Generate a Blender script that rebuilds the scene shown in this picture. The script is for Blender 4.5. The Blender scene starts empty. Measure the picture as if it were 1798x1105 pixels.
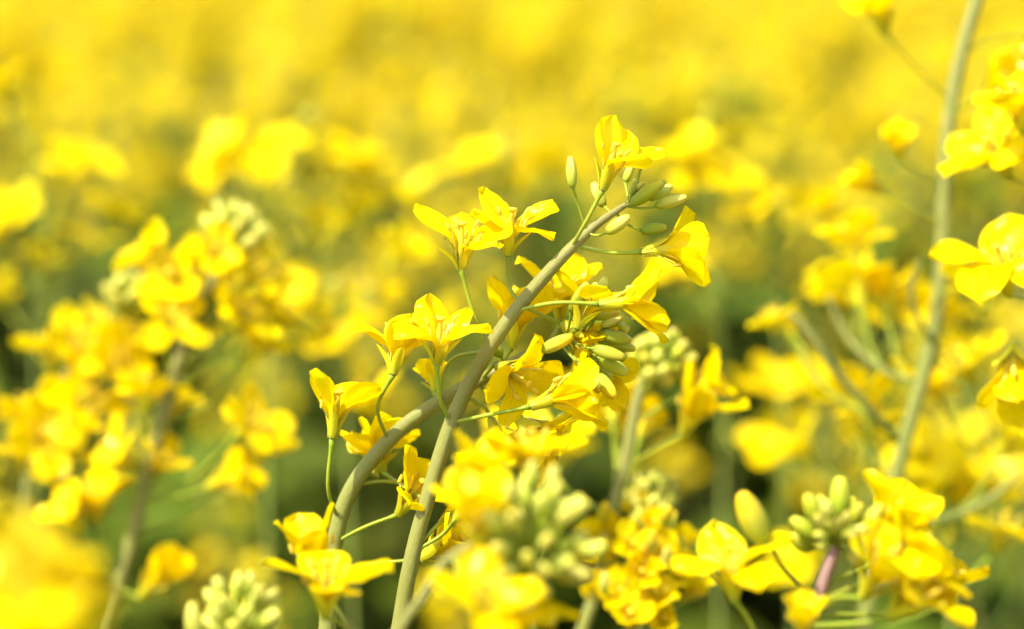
import bpy, math, random
import numpy as np
from mathutils import Vector, Matrix

random.seed(11)
rng = np.random.default_rng(11)
S = bpy.context.scene
COL = S.collection
R = math.radians

# ------------------------------------------------------------------ camera
FOCUS = 0.43
LENS = 70.0
CAM_Z = 1.35
PITCH = 12.0
cd = bpy.data.cameras.new('camera')
cam = bpy.data.objects.new('camera', cd)
COL.objects.link(cam)
cam.location = (0, 0, CAM_Z)
cam.rotation_euler = (R(90 - PITCH), 0, 0)
cd.lens = LENS
cd.sensor_width = 36
cd.clip_start = 0.02
cd.clip_end = 3000
cd.dof.use_dof = True
cd.dof.focus_distance = FOCUS
cd.dof.aperture_fstop = 5.6
S.camera = cam

# ------------------------------------------------------------------ light
SUN_EL, SUN_AZ = 58.0, -122.0          # azimuth from +Y (view direction) towards +X
w = bpy.data.worlds.new('World')
S.world = w
w.use_nodes = True
nt = w.node_tree
bg = nt.nodes['Background']
sky = nt.nodes.new('ShaderNodeTexSky')
sky.sky_type = 'NISHITA'
sky.sun_disc = False
sky.dust_density = 2.0
sky.ozone_density = 0.6
sky.sun_elevation = R(SUN_EL)
sky.sun_rotation = R(SUN_AZ)
nt.links.new(sky.outputs[0], bg.inputs[0])
bg.inputs[1].default_value = 0.15
sd = bpy.data.lights.new('sun', 'SUN')
sd.energy = 3.2
sd.angle = R(0.5)
sd.color = (1.0, 0.955, 0.88)
sun = bpy.data.objects.new('sun', sd)
COL.objects.link(sun)
sdir = Vector((math.sin(R(SUN_AZ)) * math.cos(R(SUN_EL)), math.cos(R(SUN_AZ)) * math.cos(R(SUN_EL)), math.sin(R(SUN_EL))))
sun.rotation_euler = sdir.to_track_quat('Z', 'Y').to_euler()
sun.location = (0, 0, 6)
S.view_settings.view_transform = 'Standard'
S.view_settings.look = 'None'
S.view_settings.gamma = 1.0
S.view_settings.exposure = 1.52
S.render.engine = 'CYCLES'
S.cycles.use_denoising = True
S.cycles.max_bounces = 7
S.cycles.diffuse_bounces = 3
S.cycles.use_light_tree = False
S.cycles.transmission_bounces = 4
S.cycles.use_adaptive_sampling = True
S.cycles.adaptive_threshold = 0.025
S.cycles.sample_clamp_indirect = 6.0

# ------------------------------------------------------------------ pixel -> point
CW = 36.0 / LENS
cR = Vector((1, 0, 0))
cF = Vector((0, math.cos(R(PITCH)), -math.sin(R(PITCH))))
cU = Vector((0, math.sin(R(PITCH)), math.cos(R(PITCH))))
C0 = Vector((0, 0, CAM_Z))
DZ = 0.0                              # extra depth in mm of the plant being built
def P(px, py, dz=0.0):
    """photo pixel and depth offset in mm from the plane of focus -> world point"""
    d = FOCUS + (dz + DZ) / 1000.0
    return C0 + cF * d + cR * ((px - 899) / 1798 * CW * d) + cU * ((552.5 - py) / 1798 * CW * d)
def PV(dx, dy, dz=0.0):
    return (cR * dx - cU * dy + cF * dz).normalized()
PXM = CW * FOCUS / 1798               # metres per photo pixel at focus
def proj(p):
    v = Vector(p) - C0
    d = v.dot(cF)
    if d < 0.02:
        return None
    return (899 + v.dot(cR) / d / CW * 1798, 552.5 - v.dot(cU) / d / CW * 1798, d)

# ------------------------------------------------------------------ materials
def newmat(name):
    m = bpy.data.materials.new(name)
    m.use_nodes = True
    n = m.node_tree.nodes
    return m, n, m.node_tree.links, n['Principled BSDF'], n['Material Output']
def ramp(n, stops):
    r = n.new('ShaderNodeValToRGB')
    el = r.color_ramp.elements
    while len(el) < len(stops):
        el.new(0.5)
    for e, (p, c) in zip(el, stops):
        e.position = p
        e.color = (*c, 1)
    return r
def objvar(n, l, col_socket, amt_v=0.16, amt_h=0.02):
    """a little difference from one piece to the next"""
    oi = n.new('ShaderNodeObjectInfo')
    hs = n.new('ShaderNodeHueSaturation')
    mh = n.new('ShaderNodeMapRange'); mh.inputs[3].default_value = 0.5 - amt_h; mh.inputs[4].default_value = 0.5 + amt_h
    mv = n.new('ShaderNodeMapRange'); mv.inputs[3].default_value = 1 - amt_v; mv.inputs[4].default_value = 1 + amt_v * 0.6
    l.new(oi.outputs['Random'], mh.inputs[0]); l.new(oi.outputs['Random'], mv.inputs[0])
    l.new(mh.outputs[0], hs.inputs['Hue']); l.new(mv.outputs[0], hs.inputs['Value'])
    l.new(col_socket, hs.inputs['Color'])
    return hs.outputs[0]

def mat_petal():
    m, n, l, b, out = newmat('petal_yellow')
    uv = n.new('ShaderNodeUVMap')
    mp = n.new('ShaderNodeMapping'); mp.inputs['Scale'].default_value = (14, 2.2, 1)
    l.new(uv.outputs[0], mp.inputs[0])
    nz = n.new('ShaderNodeTexNoise'); nz.inputs['Scale'].default_value = 1.6; nz.inputs['Detail'].default_value = 3
    l.new(mp.outputs[0], nz.inputs['Vector'])
    sep = n.new('ShaderNodeSeparateXYZ'); l.new(uv.outputs[0], sep.inputs[0])
    rp = ramp(n, [(0.0, (0.62, 0.58, 0.03)), (0.3, (0.86, 0.635, 0.001)), (0.75, (0.90, 0.675, 0.001)), (1.0, (0.91, 0.69, 0.001))])
    l.new(sep.outputs['Y'], rp.inputs[0])
    mx = n.new('ShaderNodeMixRGB'); mx.blend_type = 'MULTIPLY'; mx.inputs[0].default_value = 0.10
    l.new(rp.outputs[0], mx.inputs[1])
    r2 = ramp(n, [(0.35, (0.86, 0.80, 0.6)), (0.65, (1, 1, 1))])
    l.new(nz.outputs['Fac'], r2.inputs[0]); l.new(r2.outputs[0], mx.inputs[2])
    c = objvar(n, l, mx.outputs[0], 0.06, 0.006)
    bp = n.new('ShaderNodeBump'); bp.inputs['Strength'].default_value = 0.45; bp.inputs['Distance'].default_value = 0.0004
    l.new(nz.outputs['Fac'], bp.inputs['Height'])
    tr = n.new('ShaderNodeBsdfTranslucent'); l.new(c, tr.inputs[0]); l.new(bp.outputs[0], tr.inputs['Normal'])
    ms = n.new('ShaderNodeMixShader'); ms.inputs[0].default_value = 0.42
    df = n.new('ShaderNodeBsdfDiffuse'); l.new(c, df.inputs[0]); l.new(bp.outputs[0], df.inputs['Normal'])
    l.new(df.outputs[0], ms.inputs[1]); l.new(tr.outputs[0], ms.inputs[2])
    gl = n.new('ShaderNodeBsdfGlossy'); gl.inputs['Roughness'].default_value = 0.16; gl.inputs[0].default_value = (1, 0.93, 0.62, 1)
    l.new(bp.outputs[0], gl.inputs['Normal'])
    mg = n.new('ShaderNodeMixShader'); mg.inputs[0].default_value = 0.010
    l.new(ms.outputs[0], mg.inputs[1]); l.new(gl.outputs[0], mg.inputs[2]); l.new(mg.outputs[0], out.inputs[0])
    n.remove(b)
    return m
def mat_simple(name, stops, scale=(300, 300, 300), rough=0.45, transl=0.0, coord='Object', bump=0.2, var=(0.12, 0.01), detail=3):
    m, n, l, b, out = newmat(name)
    tc = n.new('ShaderNodeTexCoord')
    mp = n.new('ShaderNodeMapping'); mp.inputs['Scale'].default_value = scale
    l.new(tc.outputs[coord], mp.inputs[0])
    nz = n.new('ShaderNodeTexNoise'); nz.inputs['Scale'].default_value = 1; nz.inputs['Detail'].default_value = detail
    l.new(mp.outputs[0], nz.inputs['Vector'])
    rp = ramp(n, stops); l.new(nz.outputs['Fac'], rp.inputs[0])
    c = objvar(n, l, rp.outputs[0], *var)
    l.new(c, b.inputs['Base Color'])
    b.inputs['Roughness'].default_value = rough
    b.inputs['Specular IOR Level'].default_value = 0.18
    bp = n.new('ShaderNodeBump'); bp.inputs['Strength'].default_value = bump; bp.inputs['Distance'].default_value = 0.0004
    l.new(nz.outputs['Fac'], bp.inputs['Height']); l.new(bp.outputs[0], b.inputs['Normal'])
    if transl:
        tr = n.new('ShaderNodeBsdfTranslucent'); l.new(c, tr.inputs[0])
        ms = n.new('ShaderNodeMixShader'); ms.inputs[0].default_value = transl
        l.new(b.outputs[0], ms.inputs[1]); l.new(tr.outputs[0], ms.inputs[2]); l.new(ms.outputs[0], out.inputs[0])
    return m
def mat_uv(name, stops, rough=0.45, transl=0.2, noise=0.25, nscale=(6, 10, 1), var=(0.12, 0.012), bump=0.3, bdist=0.0003):
    """colour runs along the piece (uv y), with lengthwise streaks"""
    m, n, l, b, out = newmat(name)
    uv = n.new('ShaderNodeUVMap')
    sep = n.new('ShaderNodeSeparateXYZ'); l.new(uv.outputs[0], sep.inputs[0])
    mp = n.new('ShaderNodeMapping'); mp.inputs['Scale'].default_value = nscale
    l.new(uv.outputs[0], mp.inputs[0])
    nz = n.new('ShaderNodeTexNoise'); nz.inputs['Scale'].default_value = 1; nz.inputs['Detail'].default_value = 4
    l.new(mp.outputs[0], nz.inputs['Vector'])
    ad = n.new('ShaderNodeMath'); ad.operation = 'MULTIPLY_ADD'; ad.inputs[1].default_value = noise; 
    sb = n.new('ShaderNodeMath'); sb.operation = 'SUBTRACT'; sb.inputs[1].default_value = noise * 0.5
    l.new(nz.outputs['Fac'], ad.inputs[0]); l.new(sep.outputs['Y'], ad.inputs[2]); l.new(ad.outputs[0], sb.inputs[0])
    rp = ramp(n, stops); l.new(sb.outputs[0], rp.inputs[0])
    c = objvar(n, l, rp.outputs[0], *var)
    l.new(c, b.inputs['Base Color'])
    b.inputs['Roughness'].default_value = rough
    b.inputs['Specular IOR Level'].default_value = 0.18
    bp = n.new('ShaderNodeBump'); bp.inputs['Strength'].default_value = bump; bp.inputs['Distance'].default_value = bdist
    l.new(nz.outputs['Fac'], bp.inputs['Height']); l.new(bp.outputs[0], b.inputs['Normal'])
    if transl:
        tr = n.new('ShaderNodeBsdfTranslucent'); l.new(c, tr.inputs[0])
        ms = n.new('ShaderNodeMixShader'); ms.inputs[0].default_value = transl
        l.new(b.outputs[0], ms.inputs[1]); l.new(tr.outputs[0], ms.inputs[2]); l.new(ms.outputs[0], out.inputs[0])
    return m

M_PETAL = mat_petal()
M_SEPAL = mat_uv('sepal_yellow_green', [(0, (0.46, 0.46, 0.02)), (0.4, (0.66, 0.58, 0.015)), (1, (0.72, 0.60, 0.012))], transl=0.3)
M_BUD = mat_uv('bud_pale_green', [(0, (0.30, 0.36, 0.025)), (0.4, (0.48, 0.49, 0.05)), (0.85, (0.62, 0.58, 0.10)), (1, (0.66, 0.55, 0.05))], transl=0.15, rough=0.5, nscale=(10, 4, 1))
M_BUDY = mat_uv('bud_opening_yellow', [(0, (0.26, 0.34, 0.03)), (0.45, (0.46, 0.44, 0.035)), (0.7, (0.72, 0.54, 0.02)), (1, (0.80, 0.50, 0.008))], transl=0.15, nscale=(10, 4, 1))
M_BUDG = mat_uv('bud_green', [(0, (0.22, 0.27, 0.012)), (0.6, (0.36, 0.38, 0.02)), (0.92, (0.46, 0.43, 0.03)), (1, (0.68, 0.50, 0.02))], transl=0.12, nscale=(10, 4, 1))
M_PED = mat_uv('pedicel_green', [(0, (0.22, 0.26, 0.03)), (0.5, (0.29, 0.32, 0.02)), (1, (0.22, 0.28, 0.012))], transl=0.0, nscale=(8, 30, 1), noise=0.6)
M_STEM = mat_uv('stem_glaucous', [(0.0, (0.14, 0.165, 0.018)), (0.36, (0.225, 0.225, 0.05)), (0.6, (0.19, 0.20, 0.034)), (1.0, (0.27, 0.225, 0.085))], transl=0.0, nscale=(16, 220, 1), noise=1.2, rough=0.55, var=(0.06, 0.01), bump=0.5)
M_STEMP = mat_uv('stem_purple_tinged', [(0.0, (0.22, 0.19, 0.08)), (0.5, (0.27, 0.17, 0.12)), (1.0, (0.30, 0.18, 0.15))], transl=0.0, nscale=(9, 60, 1), noise=0.9, rough=0.55, var=(0.06, 0.01), bump=0.5)
M_PIST = mat_uv('pistil', [(0, (0.30, 0.36, 0.04)), (0.7, (0.58, 0.50, 0.03)), (0.9, (0.78, 0.50, 0.02)), (1, (0.78, 0.52, 0.02))], transl=0.1, noise=0.05)
M_STAM = mat_uv('stamen', [(0, (0.62, 0.56, 0.10)), (0.7, (0.72, 0.62, 0.10)), (0.8, (0.80, 0.62, 0.05)), (1, (0.80, 0.60, 0.04))], transl=0.2, noise=0.05)
M_POD = mat_uv('pod_green', [(0, (0.20, 0.27, 0.05)), (1, (0.26, 0.31, 0.06))], transl=0.1)
M_LEAF = mat_uv('leaf_glaucous', [(0, (0.14, 0.17, 0.02)), (0.5, (0.10, 0.14, 0.010)), (1, (0.07, 0.11, 0.006))], transl=0.28, noise=0.7, nscale=(5, 9, 1), rough=0.5, var=(0.25, 0.02), bump=0.6, bdist=0.002)
M_LEAF.node_tree.nodes['Principled BSDF'].inputs['Specular IOR Level'].default_value = 0.05
M_SOIL = mat_simple('soil', [(0.3, (0.07, 0.055, 0.035)), (0.7, (0.14, 0.11, 0.07))], scale=(9, 9, 9), rough=0.95, bump=0.8)
MATS = [M_PETAL, M_SEPAL, M_BUD, M_BUDY, M_BUDG, M_PED, M_STEM, M_PIST, M_STAM, M_POD, M_LEAF, M_STEMP]
MI = {m.name: i for i, m in enumerate(MATS)}

# ------------------------------------------------------------------ geometry pieces: (verts, faces, uv per vertex, material)
class Geo:
    def __init__(self):
        self.v = []; self.f = []; self.uv = []; self.m = []; self.n = 0
    def add(self, v, f, uv, mat):
        self.v.append(np.asarray(v, float)); self.uv.append(np.asarray(uv, float))
        self.f += [tuple(i + self.n for i in q) for q in f]
        self.m += [MI[mat.name]] * len(f)
        self.n += len(v)
        return self
    def put(self, other, M):
        A = np.array(M)
        for v, uv in zip(other.v, other.uv):
            self.v.append(v @ A[:3, :3].T + A[:3, 3]); self.uv.append(uv)
        self.f += [tuple(i + self.n for i in q) for q in other.f]
        self.m += other.m
        self.n += other.n
        return self
    def mesh(self, name):
        me = bpy.data.meshes.new(name)
        v = np.concatenate(self.v); uv = np.concatenate(self.uv)
        me.from_pydata(v.tolist(), [], self.f)
        used = sorted(set(self.m))
        for i in used:
            me.materials.append(MATS[i])
        mp = {k: i for i, k in enumerate(used)}
        me.polygons.foreach_set('material_index', [mp[k] for k in self.m])
        me.polygons.foreach_set('use_smooth', [True] * len(self.f))
        lay = me.uv_layers.new(name='UVMap')
        vi = np.empty(len(me.loops), int); me.loops.foreach_get('vertex_index', vi)
        lay.data.foreach_set('uv', uv[vi].ravel())
        me.update()
        return me

def grid_faces(nu, nv):
    return [(i * (nv + 1) + j, i * (nv + 1) + j + 1, (i + 1) * (nv + 1) + j + 1, (i + 1) * (nv + 1) + j) for i in range(nu) for j in range(nv)]

def spline(pts, n):
    """Catmull-Rom through rows of any dimension"""
    p = np.asarray(pts, float)
    if len(p) == 2:
        t = np.linspace(0, 1, n)[:, None]
        return p[0] * (1 - t) + p[1] * t
    q = np.vstack([2 * p[0] - p[1], p, 2 * p[-1] - p[-2]])
    out = []
    for t in np.linspace(0, len(p) - 1, n):
        i = min(int(t), len(p) - 2); f = t - i
        a, b, c, d = q[i], q[i + 1], q[i + 2], q[i + 3]
        out.append(0.5 * (2 * b + (c - a) * f + (2 * a - 5 * b + 4 * c - d) * f * f + (3 * b - a - 3 * c + d) * f ** 3))
    return np.array(out)

def tube(pts, rad, mat, sides=8, uvscale=1.0, cap=True, ridge=0.0, geo=None):
    """tube along points, radius per point; uv y runs 0..1*uvscale"""
    p = np.asarray(pts, float); n = len(p)
    rad = np.broadcast_to(np.asarray(rad, float), (n,))
    T = np.gradient(p, axis=0); T /= np.linalg.norm(T, axis=1)[:, None] + 1e-12
    ref = np.array([0.31, 0.17, 0.93]) if abs(T[0] @ np.array([0.31, 0.17, 0.93])) < 0.9 else np.array([1.0, 0, 0])
    N = np.cross(T[0], ref); N /= np.linalg.norm(N)
    V = []; UV = []
    a = np.linspace(0, 2 * np.pi, sides, endpoint=False)
    for i in range(n):
        N = N - T[i] * (N @ T[i]); N /= np.linalg.norm(N)
        B = np.cross(T[i], N)
        rr = rad[i] * (1 + ridge * np.cos(a * 5 + i * 0.05))
        V.append(p[i] + np.outer(np.cos(a) * rr, N) + np.outer(np.sin(a) * rr, B))
        UV.append(np.stack([a / (2 * np.pi), np.full(sides, i / (n - 1) * uvscale)], 1))
    F = [(i * sides + j, i * sides + (j + 1) % sides, (i + 1) * sides + (j + 1) % sides, (i + 1) * sides + j) for i in range(n - 1) for j in range(sides)]
    if cap:
        F.append(tuple((n - 1) * sides + j for j in range(sides)))
        F.append(tuple(reversed(range(sides))))
    g = geo if geo is not None else Geo()
    return g.add(np.concatenate(V), F, np.concatenate(UV), mat)

def petal_geo(opening, seed, nu=12, nv=8, L=0.0150, W=0.0042, sc=1.0):
    """claw rises along +z, blade bends outward to +x"""
    r = np.random.default_rng(seed)
    us = np.linspace(0, 1, nu + 1)
    th = []
    recurve = r.uniform(-14, 26)
    for u in us:
        k = np.clip((u - 0.24) / 0.30, 0, 1); k = k * k * (3 - 2 * k)
        t = np.clip((u - 0.6) / 0.4, 0, 1)
        th.append(R(6 + (opening - 6) * k + recurve * t * t))
    th = np.array(th)
    ds = L / nu
    rad = 0.0006 + np.concatenate([[0], np.cumsum(np.sin((th[1:] + th[:-1]) / 2) * ds)])
    z = np.concatenate([[0], np.cumsum(np.cos((th[1:] + th[:-1]) / 2) * ds)])
    k = np.clip((us - 0.16) / 0.52, 0, 1); k = k * k * (3 - 2 * k)
    wd = 0.00075 + (W - 0.00075) * k
    t = np.clip((us - 0.70) / 0.30, 0, 1)
    wd = wd * np.sqrt(np.clip(1 - t ** 2.3, 0.004, 1))
    vs = np.linspace(-1, 1, nv + 1)
    cup = r.uniform(-0.22, 0.34); tw = r.uniform(-0.25, 0.25); skew = r.uniform(-0.2, 0.2)
    ph = r.uniform(0, 6, 3); wa = r.uniform(0.0003, 0.00085)
    V = []; UV = []
    notch = r.uniform(0, 0.0007)
    for i, u in enumerate(us):
        nx, nz = -math.cos(th[i]), math.sin(th[i])      # upper (inner) side normal
        for v in vs:
            y = wd[i] * v
            off = cup * wd[i] * v * v + wa * k[i] * (math.sin(5 * v + ph[0] + 6 * u) + 0.6 * math.sin(9 * u + ph[1] + 2 * v)) + tw * k[i] * y * 0.6
            if u < 0.3:
                off += 0.5 * wd[i] * v * v
            tipx = -notch * math.exp(-(v / 0.25) ** 2) * (1 if i == nu else 0)
            V.append(((rad[i] + nx * off + tipx) * sc, (y + skew * k[i] * u * W) * sc, (z[i] + nz * off) * sc))
            UV.append((v * 0.5 + 0.5, u))
    return Geo().add(V, grid_faces(nu, nv), UV, M_PETAL)

def sepal_geo(opening, seed, nu=7, nv=4, L=0.0072, W=0.00105, mat=None):
    r = np.random.default_rng(seed)
    V = []; UV = []
    rad, z = 0.0010, 0.0
    us = np.linspace(0, 1, nu + 1)
    for i, u in enumerate(us):
        th = R(opening * min(1, 0.35 + 0.65 * u * 1.6) + r.uniform(-2, 2))
        if i:
            rad += math.sin(th) * L / nu; z += math.cos(th) * L / nu
        wd = W * (0.65 + 0.5 * math.sin(math.pi * min(u * 1.05, 1) ** 0.8)) * math.sqrt(max(0.01, 1 - max(0, (u - 0.72) / 0.28) ** 2))
        for v in np.linspace(-1, 1, nv + 1):
            off = 0.55 * wd * v * v
            V.append((rad - math.cos(th) * off, wd * v, z + math.sin(th) * off)); UV.append((v * .5 + .5, u))
    return Geo().add(V, grid_faces(nu, nv), UV, mat or M_SEPAL)

def lathe(prof, mat, sides=10, lobes=0, depth=0.0, bend=0.0, L=1.0, sym=0.0):
    """prof rows (z, r); optional lobed section and bend to +x"""
    V = []; UV = []
    a = np.linspace(0, 2 * np.pi, sides, endpoint=False)
    zm = prof[-1][0]
    for z, r_ in prof:
        rr = r_ * (1 + depth * np.cos(lobes * a)) if lobes else np.full(sides, r_)
        bx = bend * (z / zm) ** 2
        V += [(bx + rr[j] * math.cos(a[j]), rr[j] * math.sin(a[j]), z) for j in range(sides)]
        UV += [(a[j] / 6.2832, z / zm) for j in range(sides)]
    n = len(prof)
    F = [(i * sides + j, i * sides + (j + 1) % sides, (i + 1) * sides + (j + 1) % sides, (i + 1) * sides + j) for i in range(n - 1) for j in range(sides)]
    F.append(tuple((n - 1) * sides + j for j in range(sides)))
    F.append(tuple(reversed(range(sides))))
    return Geo().add(V, F, UV, mat)

def bud_geo(L, W, mat, seed=0, sides=16, rings=10):
    """closed bud: four sepals wrapped round, their seams pressed in"""
    r = np.random.default_rng(seed)
    prof = []
    for i in range(rings + 1):
        u = i / rings
        s = (math.sin(math.pi * (0.07 + 0.885 * u ** 0.95))) ** 0.44
        prof.append((u * L, max(0.00012, W * s * (1.0 - 0.12 * u))))
    return lathe(prof, mat, sides=sides, lobes=4, depth=0.10, bend=r.uniform(-0.1, 0.1) * L)

def pistil_geo(L=0.0105):
    g = lathe([(0, .0006), (L * .3, .00075), (L * .7, .0007), (L * .88, .00045), (L * .92, .0005), (L * .935, .0009), (L * .97, .00105), (L, .0008), (L * 1.01, .0003)], M_PIST, 8)
    return g
def stamen_geo(L=0.0095, lean=0.0022, seed=0):
    r = np.random.default_rng(seed)
    g = Geo()
    top = np.array([0.0012 + lean, 0, L])
    pts = spline([(0.001, 0, 0), (0.0014, 0, L * .5), top], 6)
    tube(pts, 0.00016, M_STAM, 5, uvscale=0.7, geo=g)
    a = lathe([(0, .00025), (.0004, .00048), (.0015, .00045), (.0020, .0002)], M_STAM, 6, bend=0.0008)
    for k in range(len(a.uv)):
        a.uv[k][:, 1] = 0.8 + a.uv[k][:, 1] * 0.2
    g.put(a, Matrix.Translation(Vector(top) - Vector((0, 0, .0006))) @ Matrix.Rotation(r.uniform(-.3, .5), 4, 'Y'))
    return g

def leaf_geo(L, W, seed, nu=12, nv=4, lobed=0.0):
    """blade along +x, drooping"""
    r = np.random.default_rng(seed)
    V = []; UV = []
    x = z = 0.0
    a0 = R(r.uniform(35, 60)); a1 = R(r.uniform(-50, 5))
    for i in range(nu + 1):
        u = i / nu
        a = a0 + (a1 - a0) * u
        if i:
            x += math.cos(a) * L / nu; z += math.sin(a) * L / nu
        wd = W * (0.12 + math.sin(math.pi * min(1, u * 0.97 + 0.03)) ** 0.8) * (1 + lobed * math.sin(u * 16))
        for v in np.linspace(-1, 1, nv + 1):
            off = 0.35 * wd * v * v + 0.10 * W * math.sin(u * 14 + 3 * v + seed) * abs(v)
            V.append((x - math.sin(a) * off, wd * v, z + math.cos(a) * off)); UV.append((v * .5 + .5, u))
    return Geo().add(V, grid_faces(nu, nv), UV, M_LEAF)

# ------------------------------------------------------------------ object helpers
def link(name, data=None, parent=None, M=None):
    o = bpy.data.objects.new(name, data)
    COL.objects.link(o)
    if parent is not None:
        o.parent = parent
    if M is not None:
        o.matrix_local = M
    return o
def basis(z, x, origin, sc=1.0):
    z = Vector(z).normalized(); x = Vector(x); x = (x - z * x.dot(z)).normalized(); y = z.cross(x)
    return Matrix(((x.x * sc, y.x * sc, z.x * sc, origin[0]), (x.y * sc, y.y * sc, z.y * sc, origin[1]), (x.z * sc, y.z * sc, z.z * sc, origin[2]), (0, 0, 0, 1)))
ROTZ = lambda deg: Matrix.Rotation(R(deg), 4, 'Z')

# ------------------------------------------------------------------ ground and distant crop
def ground():
    nx = 40
    xs = np.sign(np.linspace(-1, 1, nx + 1)) * np.abs(np.linspace(-1, 1, nx + 1)) ** 3 * 1500
    V = [(x, y, 0.02 * math.sin(x * 3.1) * math.cos(y * 2.3) - 0.02) for x in xs for y in xs]
    g = Geo()
    me = bpy.data.meshes.new('ground'); me.from_pydata(V, [], grid_faces(nx, nx)); me.materials.append(M_SOIL)
    o = link('ground', me); o['kind'] = 'structure'
ground()

# ------------------------------------------------------------------ detailed plants
PETAL_POOL = {}
def petal_mesh(opening, var):
    k = (int(round(opening / 12.0)) * 12, var % 5)
    if k not in PETAL_POOL:
        PETAL_POOL[k] = petal_geo(k[0], 100 + k[0] * 7 + k[1]).mesh('petal')
    return PETAL_POOL[k]
SEPAL_POOL = {}
def sepal_mesh(opening, var):
    k = (int(round(opening / 10.0)) * 10, var % 3)
    if k not in SEPAL_POOL:
        SEPAL_POOL[k] = sepal_geo(k[0], 300 + k[0] + k[1]).mesh('sepal')
    return SEPAL_POOL[k]
STAMENS = [stamen_geo(0.0098, 0.0016, 1).mesh('stamen'), stamen_geo(0.0090, 0.0024, 2).mesh('stamen'), stamen_geo(0.0072, 0.0032, 3).mesh('stamen')]
PISTIL = pistil_geo().mesh('pistil')
BUDS = {}
def bud_mesh(kind, var):
    k = (kind, var % 3)
    if k not in BUDS:
        mat = {'p': M_BUD, 'y': M_BUDY, 'g': M_BUDG}[kind]
        BUDS[k] = bud_geo(0.0066, 0.00150 + 0.00012 * k[1], mat, 400 + k[1]).mesh('bud')
    return BUDS[k]
LEAVES = [leaf_geo(0.075, 0.011, 1).mesh('leaf'), leaf_geo(0.10, 0.017, 2).mesh('leaf'), leaf_geo(0.16, 0.032, 3, nu=18, lobed=0.18).mesh('leaf')]

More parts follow.
